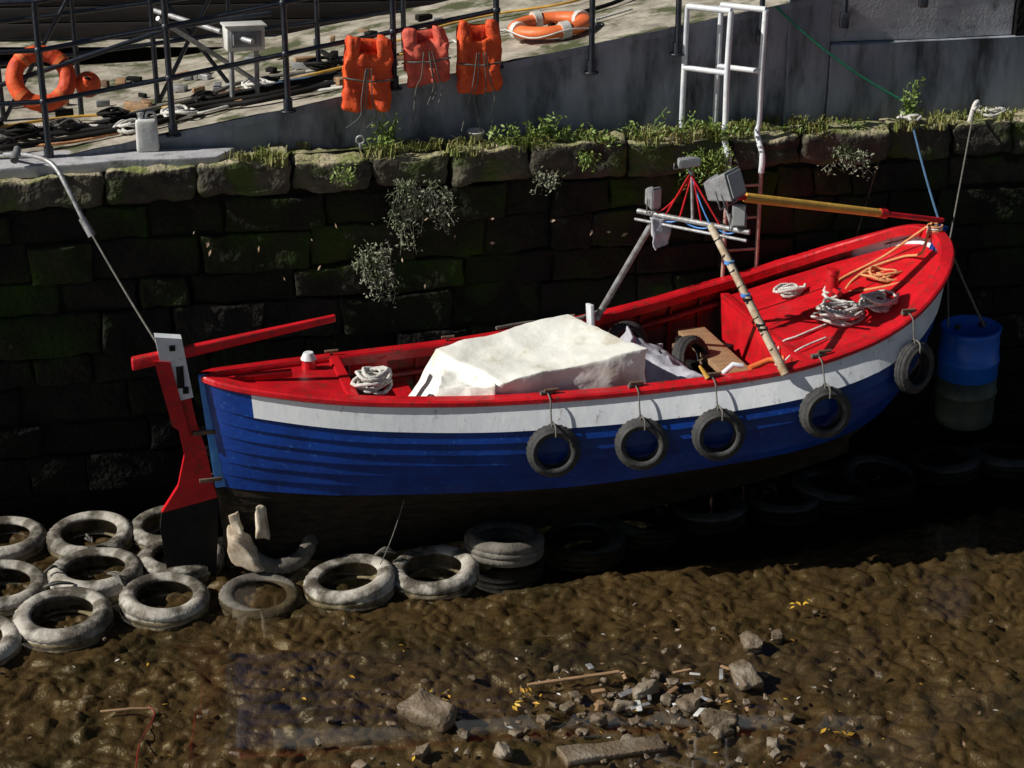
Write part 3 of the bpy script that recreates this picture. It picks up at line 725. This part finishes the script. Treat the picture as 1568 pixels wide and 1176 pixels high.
jc.tube(cr([(.0,0,.24),(.01,0,.29),(.06,0,.29),(.07,0,.24)],5),.011,8)
jc.obj('jerry_can',[m_plast],None,(-2.74,12.98,2.05),(0,0,.2))
tb=MB(); tb.lathe([(0,.0),(.05,0),(.065,.06),(.07,.062),(.07,.07),(.06,.07),(.046,.012),(0,.012)],24,closed=False); tb.obj('plastic_tub',[m_plast],None,(-.28,13.42,2.03),(.1,0,0))
rb=MB(); rb.tube([(0,0,0),(0,0,.05)],.015,8); rb.lathe([(.03+.008*math.cos(t),.008*math.sin(t)) for t in np.linspace(0,5.5,7)],20,Matrix.Translation((0,0,.075))@Matrix.Rotation(1.57,4,'X')); rb.obj('ring_bolt',[m_galv],None,(-1.15,13.1,2.03))
hz=MB()
def hose(mi,r,n,x0,x1,y0,y1):
    pts=[]
    for i in range(n):
        x=x0+(x1-x0)*i/(n-1)+R(-.12,.12); o=y0+(y1-y0)*i/(n-1)+R(-.15,.15)
        pts.append((x,rampY(x)+max(.06,o),rz_(x)+r+.015+R(0,.02)))
    hz.tube(cr(pts,8),r,6,mi=mi)
hose(0,.022,9,-5,-.9,.35,.7); hose(0,.02,8,-4.8,-1.2,.9,.5); hose(1,.012,9,-4.6,-.6,1.0,.9); hose(1,.012,8,-1.4,1.8,1.8,1.9); hose(2,.012,7,-3.5,-1.5,.3,.9)
hose(3,.012,8,-3.8,-1.2,.7,.2); hose(0,.018,7,.2,2.2,1.0,2.2); hose(4,.016,8,-4.4,-1.8,.5,1.2); hose(3,.01,7,-.6,.9,1.2,.8); hose(5,.012,7,-3.9,-2.2,.2,.5)
hose(0,.024,9,-4.6,-1.5,.15,.4); hose(0,.018,9,-4.4,-2.5,.7,.3); hose(0,.02,9,-3.4,-.9,.5,.9)
for k in range(10):
    x=R(-4.2,-1.0); coil(hz,(x,rampY(x)+R(.3,1.3),rz_(x)+.03),R(.07,.15),5,random.choice([0,0,2,3,4]),.014,.03)
hz.obj('hoses_and_ropes',[m_black,m_yel,m_brope,m_rope,m_drope,m_orope])
jk=MB()
for i in range(55):
    x=R(-4.5,-.6); y=rampY(x)+R(.15,2.6)
    jk.box((x,y,rz_(x)+.03),(R(.04,.28),R(.02,.09),R(.02,.07)),rz=R(0,3),mi=random.choice([0,0,0,1,2,3,4]),cuts=0)
jk.obj('quayside_debris',[m_black,m_wood,m_galv,m_rust,m_grey])

# ---------------------------------------------------------------- plants
def blades(mb,c,n,h,sp,mi=0):
    for i in range(n):
        b=Vector(c)+Vector((R(-sp,sp),R(-sp,sp)*.5,0)); a=R(0,6.28); hh=h*R(.4,1.1)
        l=Vector((math.cos(a),math.sin(a),0))*hh*R(.15,.7); w=Vector((-math.sin(a),math.cos(a),0))*.006
        m1=b+l*.35+Vector((0,0,hh*.7)); t=b+l+Vector((0,0,hh*R(.6,1)))
        mb.add([b-w,b+w,m1+w*.8,m1-w*.8,t],[(0,1,2,3),(3,2,4)],mi,False)
def leaf(mb,p,s,mi,nrm=None):
    n=nrm or Vector((R(-1.2,.8),R(-1,1),R(.0,1.2))).normalized(); a=n.orthogonal().normalized()
    a=Matrix.Rotation(R(0,6.28),3,n)@a; b=n.cross(a)
    mb.add([p-a*s,p+b*s*.42+n*s*.1,p+a*s,p-b*s*.42+n*s*.1],[(0,1,2,3)],mi,False)
def stemplant(mb,c,n,h,sp,ls,mi,down=False):
    for i in range(n):
        a=R(0,6.28); d=Vector((math.cos(a)*sp,math.sin(a)*sp*.4,0))
        if down: d=Vector((R(-sp,sp),-R(0,.08),0))
        b=Vector(c)+Vector((R(-.04,.04),R(-.02,.02),0))
        if down: b=Vector(c)+Vector((R(-sp,sp)*.8,-.03,R(-.3,.1)*h))
        hh=h*R(.3,1.0)*(-1 if down else 1)
        pts=[b+d*t*(.6 if down else 1)+Vector((R(-.02,.02),R(-.015,.015),hh*t)) for t in (0,.3,.6,1)]
        mb.tube(pts,.003,4,mi=mi,cap=False)
        for k in range(int(18+hh*hh*(110 if down else 90))):
            t=random.random(); q=pts[0].lerp(pts[-1],t)+Vector((R(-.05,.05),R(-.05,.02),R(-.04,.04)))
            leaf(mb,q,ls*R(.5,1.2),mi)
LY=lambda x,o=.12:wallY(x)+o
gr=MB()
x=-2.0
while x<5.2:
    d=.36+1.2*noise.noise(Vector((x*1.9,3,0)))
    if x>-.4: d+=.15
    if random.random()<d*1.1: blades(gr,(x,LY(x,R(-.02,.36)),2.0),int(12+24*max(0,d)),R(.03,.12),.06)
    x+=.036
for x in (-1.9,-1.0,-.4,.1,.3,.7,1.1,1.5,1.7,2.4,3.3):
    for k in range(3): blades(gr,(x+R(-.15,.15),LY(x,R(-.05,.1)),1.97),22,.15,.08)
gr.obj('ledge_grass',[m_grass])
for i,(x,n,h,sp,ls,o) in enumerate(((-.95,10,.34,.07,.028,.2),(-1.0,6,.12,.12,.026,.12),(-.07,7,.14,.12,.026,.08),(.12,11,.2,.15,.028,.06),(.34,9,.21,.11,.03,.1),(.5,6,.13,.12,.026,.04),(1.05,6,.26,.2,.02,.1),(1.3,8,.22,.18,.02,.05),(1.65,16,.14,.17,.022,.0),(3.24,12,.36,.05,.025,.15),(.7,7,.1,.12,.022,.02),(2.3,6,.1,.16,.02,.05),(2.75,5,.07,.12,.018,.05))):
    mb=MB(); stemplant(mb,(x,LY(x,o),2.0),n,h,sp,ls,0); mb.obj('weed_plant',[m_leaf])
for x,z,n,h,sp,m in ((-.7,1.8,30,.34,.26,m_dry),(-.85,1.7,10,.42,.1,m_dry),(-1.03,1.32,24,.3,.14,m_dry),(-1.0,1.1,12,.22,.1,m_dry),(2.75,1.85,14,.2,.2,m_dry),(1.55,1.95,30,.34,.2,m_leaf),(.25,1.82,8,.16,.12,m_dry),(.6,1.95,8,.12,.1,m_leaf),(-1.25,1.95,6,.12,.1,m_leaf)):
    mb=MB(); stemplant(mb,(x,LY(x,-.06),z),n,h,sp,.018,0,True); mb.obj('hanging_weed',[m])
lf=MB()
for i in range(20):  # scattered specks on the wall face, built as small leaf quads
    s=R(-2.6,1.0); z=R(.9,1.5)
    leaf(lf,wp(s,.035,z),R(.015,.032),1,Vector((-.6+R(-.3,.3),-.7,R(.1,.5))).normalized())
for i in range(150):
    x=random.gauss(.9,1.6); y=random.gauss(9.8,.6)
    if not(8.8<y<11.2): continue
    leaf(lf,Vector((x,y,WZ+.008+R(0,.01))),R(.01,.028),random.choice([0,1,1,1,2]),Vector((R(-.4,.4),R(-.4,.4),1)).normalized())
for (cx,cy) in ((.05,9.75),(.1,9.6),(2.05,10.9),(-.45,9.7),(2.0,9.25)):
    for i in range(7): leaf(lf,Vector((cx+R(-.09,.09),cy+R(-.05,.05),WZ+.02+R(0,.03))),R(.015,.035),0,Vector((R(-.5,.5),R(-.5,.5),1)).normalized())
lf.obj('leaves_and_wall_specks',[m_lv,m_lb,m_plast])

# ---------------------------------------------------------------- mud, rocks, water
yb=interp([(-9,12.6),(-4,12.2),(-3,11.95),(-1.6,11.3),(-.3,11.1),(.7,11.4),(2,11.7),(4,12.5),(8,13.7)])  # near edge of the darkened bed, laid along the shadow boundary
nx,ny=720,440
X=np.linspace(-5.2,6.2,nx); Y=np.linspace(7.9,15.0,ny)
ybx=[yb(x) for x in X]
V=[]
nn=noise.noise
for j in range(ny):
    y=Y[j]
    for i in range(nx):
        x=X[i]
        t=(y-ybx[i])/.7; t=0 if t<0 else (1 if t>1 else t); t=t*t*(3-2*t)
        if t<1:
            wx=nn(Vector((x*2.3,y*2.3,5)))*.2; wy=nn(Vector((x*3.1,y*3.1,15)))*.12
            d=noise.voronoi(Vector(((x+.3*y+wx)*6.5,(y-.15*x+wy)*10,0)),distance_metric='DISTANCE')[0]
            a=(d[1]-d[0]); a=a/(a+.3)
        else: a=0
        b=nn(Vector((x*17,y*20,2.)))
        a2=nn(Vector((x*6,y*9,4.)))
        c=nn(Vector((x*.55,y*.8,9.)))
        s=(y-10.0)/.9; s=0 if s<0 else (1 if s>1 else s)
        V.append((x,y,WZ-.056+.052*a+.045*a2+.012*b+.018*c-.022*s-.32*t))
idx=np.arange(nx*ny).reshape(ny,nx)
F=np.stack([idx[:-1,:-1],idx[:-1,1:],idx[1:,1:],idx[1:,:-1]],-1).reshape(-1,4)
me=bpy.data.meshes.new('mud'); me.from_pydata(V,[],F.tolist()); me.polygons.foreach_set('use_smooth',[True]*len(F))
m_mud=M('mud',(.135,.095,.054),(.085,.06,.034),scale=5,rough=.4,bump=.7,bscale=45,bdist=.01,c3=(.055,.047,.026),s3=1.3,lo3=.48,hi3=.68)
nt=m_mud.node_tree; N=nt.nodes; L=nt.links
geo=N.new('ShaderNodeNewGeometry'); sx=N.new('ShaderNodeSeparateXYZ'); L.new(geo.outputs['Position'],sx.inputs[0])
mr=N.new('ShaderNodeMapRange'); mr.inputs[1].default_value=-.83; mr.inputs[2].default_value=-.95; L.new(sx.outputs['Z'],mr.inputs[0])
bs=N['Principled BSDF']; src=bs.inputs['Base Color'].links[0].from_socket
mx=N.new('ShaderNodeMix'); mx.data_type='RGBA'; L.new(mr.outputs[0],mx.inputs[0]); L.new(src,mx.inputs[6]); mx.inputs[7].default_value=(.006,.006,.004,1)  # near-black low bed: shade by boat and wall painted into the colour
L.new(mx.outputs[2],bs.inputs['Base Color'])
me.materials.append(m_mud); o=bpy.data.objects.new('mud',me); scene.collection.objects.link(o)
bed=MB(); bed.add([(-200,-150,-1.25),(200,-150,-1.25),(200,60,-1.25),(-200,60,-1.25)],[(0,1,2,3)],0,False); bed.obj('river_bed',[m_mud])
mw=bpy.data.materials.new('water'); mw.use_nodes=True; nt=mw.node_tree; N=nt.nodes; L=nt.links; N.clear()
out=N.new('ShaderNodeOutputMaterial'); mix=N.new('ShaderNodeMixShader'); tr=N.new('ShaderNodeBsdfTransparent'); gl=N.new('ShaderNodeBsdfGlossy'); gl.inputs['Roughness'].default_value=.03
tr.inputs[0].default_value=(.76,.71,.58,1)
lw=N.new('ShaderNodeLayerWeight'); lw.inputs['Blend'].default_value=.5
pw=N.new('ShaderNodeMath'); pw.operation='POWER'; pw.inputs[1].default_value=3.4
ma=N.new('ShaderNodeMath'); ma.operation='MULTIPLY_ADD'; ma.inputs[1].default_value=.96; ma.inputs[2].default_value=.04
tc=N.new('ShaderNodeTexCoord'); n1=N.new('ShaderNodeTexNoise'); n1.inputs['Scale'].default_value=3; n1.inputs['Detail'].default_value=2
bp=N.new('ShaderNodeBump'); bp.inputs['Strength'].default_value=.06; bp.inputs['Distance'].default_value=.02
L.new(tc.outputs['Object'],n1.inputs['Vector']); L.new(n1.outputs['Fac'],bp.inputs['Height']); L.new(bp.outputs[0],gl.inputs['Normal'])
L.new(lw.outputs['Facing'],pw.inputs[0]); L.new(pw.outputs[0],ma.inputs[0])
L.new(ma.outputs[0],mix.inputs[0]); L.new(tr.outputs[0],mix.inputs[1]); L.new(gl.outputs[0],mix.inputs[2]); L.new(mix.outputs[0],out.inputs[0])
w=MB(); w.add([(-200,-150,WZ),(200,-150,WZ),(200,56,WZ),(-200,wallY(-200),WZ)],[(0,1,2,3)],0,False); w.obj('water',[mw])

rk=MB()
def rock(x,y,s,fl=.6,z=None):
    c=Vector((x,y,(WZ+s*fl*.12) if z is None else z)); a=R(0,3)
    mt=Euler((R(-.3,.3),R(-.3,.3),a)).to_matrix()
    h=(s*.5*R(.8,1.4),s*.5*R(.6,1),s*.5*fl*R(.8,1.2)); c8=[]
    for sz in(-1,1):
        for sy in(-1,1):
            for sx in(-1,1): c8.append(c+mt@Vector((sx*h[0]*R(.5,1.1),sy*h[1]*R(.5,1.1),sz*h[2]*R(.6,1.1))))
    rk.hexa(c8,r=s*.13,cuts=3 if s>.1 else 1,amp=s*.14,fr=5/s*.5,seed=x*7,smooth=True)
for (x,y,s) in ((-.52,9.50,.27),(1.62,10.42,.21),(1.52,9.95,.23),(1.3,9.45,.21),(.72,9.62,.16),(.55,9.45,.13),(1.12,9.62,.17),(1.3,9.32,.13),(1.35,9.45,.1),(.85,9.78,.15),(1.0,9.68,.13),(.35,9.6,.09),(.2,9.45,.1),(-.05,9.1,.13),(-.3,9.3,.1),(1.05,9.9,.1),(.95,10.0,.08),(-.55,9.1,.1),(-.9,8.95,.1),(.4,9.75,.08),(.02,9.32,.07),(1.75,9.5,.08),(1.6,9.2,.09),(.6,9.95,.07),(1.2,9.75,.09),(1.8,10.5,.1)):
    rock(x,y,s,R(.45,.75))
for i in range(110):
    x=random.gauss(.7,.75); y=random.gauss(9.5,.35)
    if y<8.7: continue
    rock(x,y,R(.02,.07),R(.3,.6))
for i in range(40):
    rock(R(-3.5,3.8),R(8.9,11.0),R(.02,.045),.5)
rk.obj('rocks',[m_rock])
pk=MB(); pk.hexa([(.33,8.97,-.74),(.95,9.14,-.74),(.27,9.12,-.74),(.9,9.27,-.74),(.33,8.97,-.665),(.95,9.14,-.675),(.27,9.12,-.665),(.9,9.27,-.675)],r=.012,cuts=4,amp=.01,fr=6)
pk.obj('stone_slab',[m_rock])
dbm=MB()
for i in range(26):
    x=R(.5,1.5);y=R(9.5,10.1); dbm.box((x,y,WZ+.02),(R(.04,.14),R(.015,.04),.008),rz=R(0,3),rx=R(-.4,.4),mi=random.choice([0,1,2,2]))
dbm.tube([(.1,9.85,WZ+.02),(.7,9.98,WZ+.04)],.012,6,mi=2); dbm.tube([(-2.6,9.55,WZ+.01),(-2.4,9.57,WZ+.02),(-2.3,9.6,WZ+.0)],.009,6,mi=2)
dbm.tube(cr([(-2.25,8.9,WZ+.0),(-2.28,9.2,WZ+.01),(-2.25,9.5,WZ+.01),(-2.3,9.6,WZ+.02)],5),.004,5,mi=3)
dbm.obj('mud_debris',[m_plast,m_galv,m_wood,m_dred])

# ---------------------------------------------------------------- light, sky, camera
EL=37; AZ=13
sun=bpy.data.lights.new('sun','SUN'); sun.energy=5; sun.angle=math.radians(.5); sun.color=(1,.96,.88)
so=bpy.data.objects.new('sun',sun); scene.collection.objects.link(so)
d=Vector((math.cos(math.radians(AZ)),math.sin(math.radians(AZ)),-math.tan(math.radians(EL))))
so.rotation_euler=d.to_track_quat('-Z','Y').to_euler()
w=bpy.data.worlds.new('World'); scene.world=w; w.use_nodes=True
nt=w.node_tree; bg=nt.nodes['Background']; sk=nt.nodes.new('ShaderNodeTexSky'); sk.sky_type='NISHITA'; sk.sun_disc=False
sk.sun_elevation=math.radians(EL); sk.sun_rotation=math.radians(270-AZ)
nt.links.new(sk.outputs[0],bg.inputs[0]); bg.inputs[1].default_value=.031
cam=bpy.data.cameras.new('camera'); co=bpy.data.objects.new('camera',cam); scene.collection.objects.link(co)
co.location=(0,0,5.4); co.rotation_euler=(math.radians(68),0,0); cam.lens=62; cam.sensor_width=36; cam.clip_end=500; cam.clip_start=.1
scene.camera=co
scene.view_settings.view_transform='Standard'; scene.view_settings.look='None'; scene.view_settings.exposure=0
print('DONE')
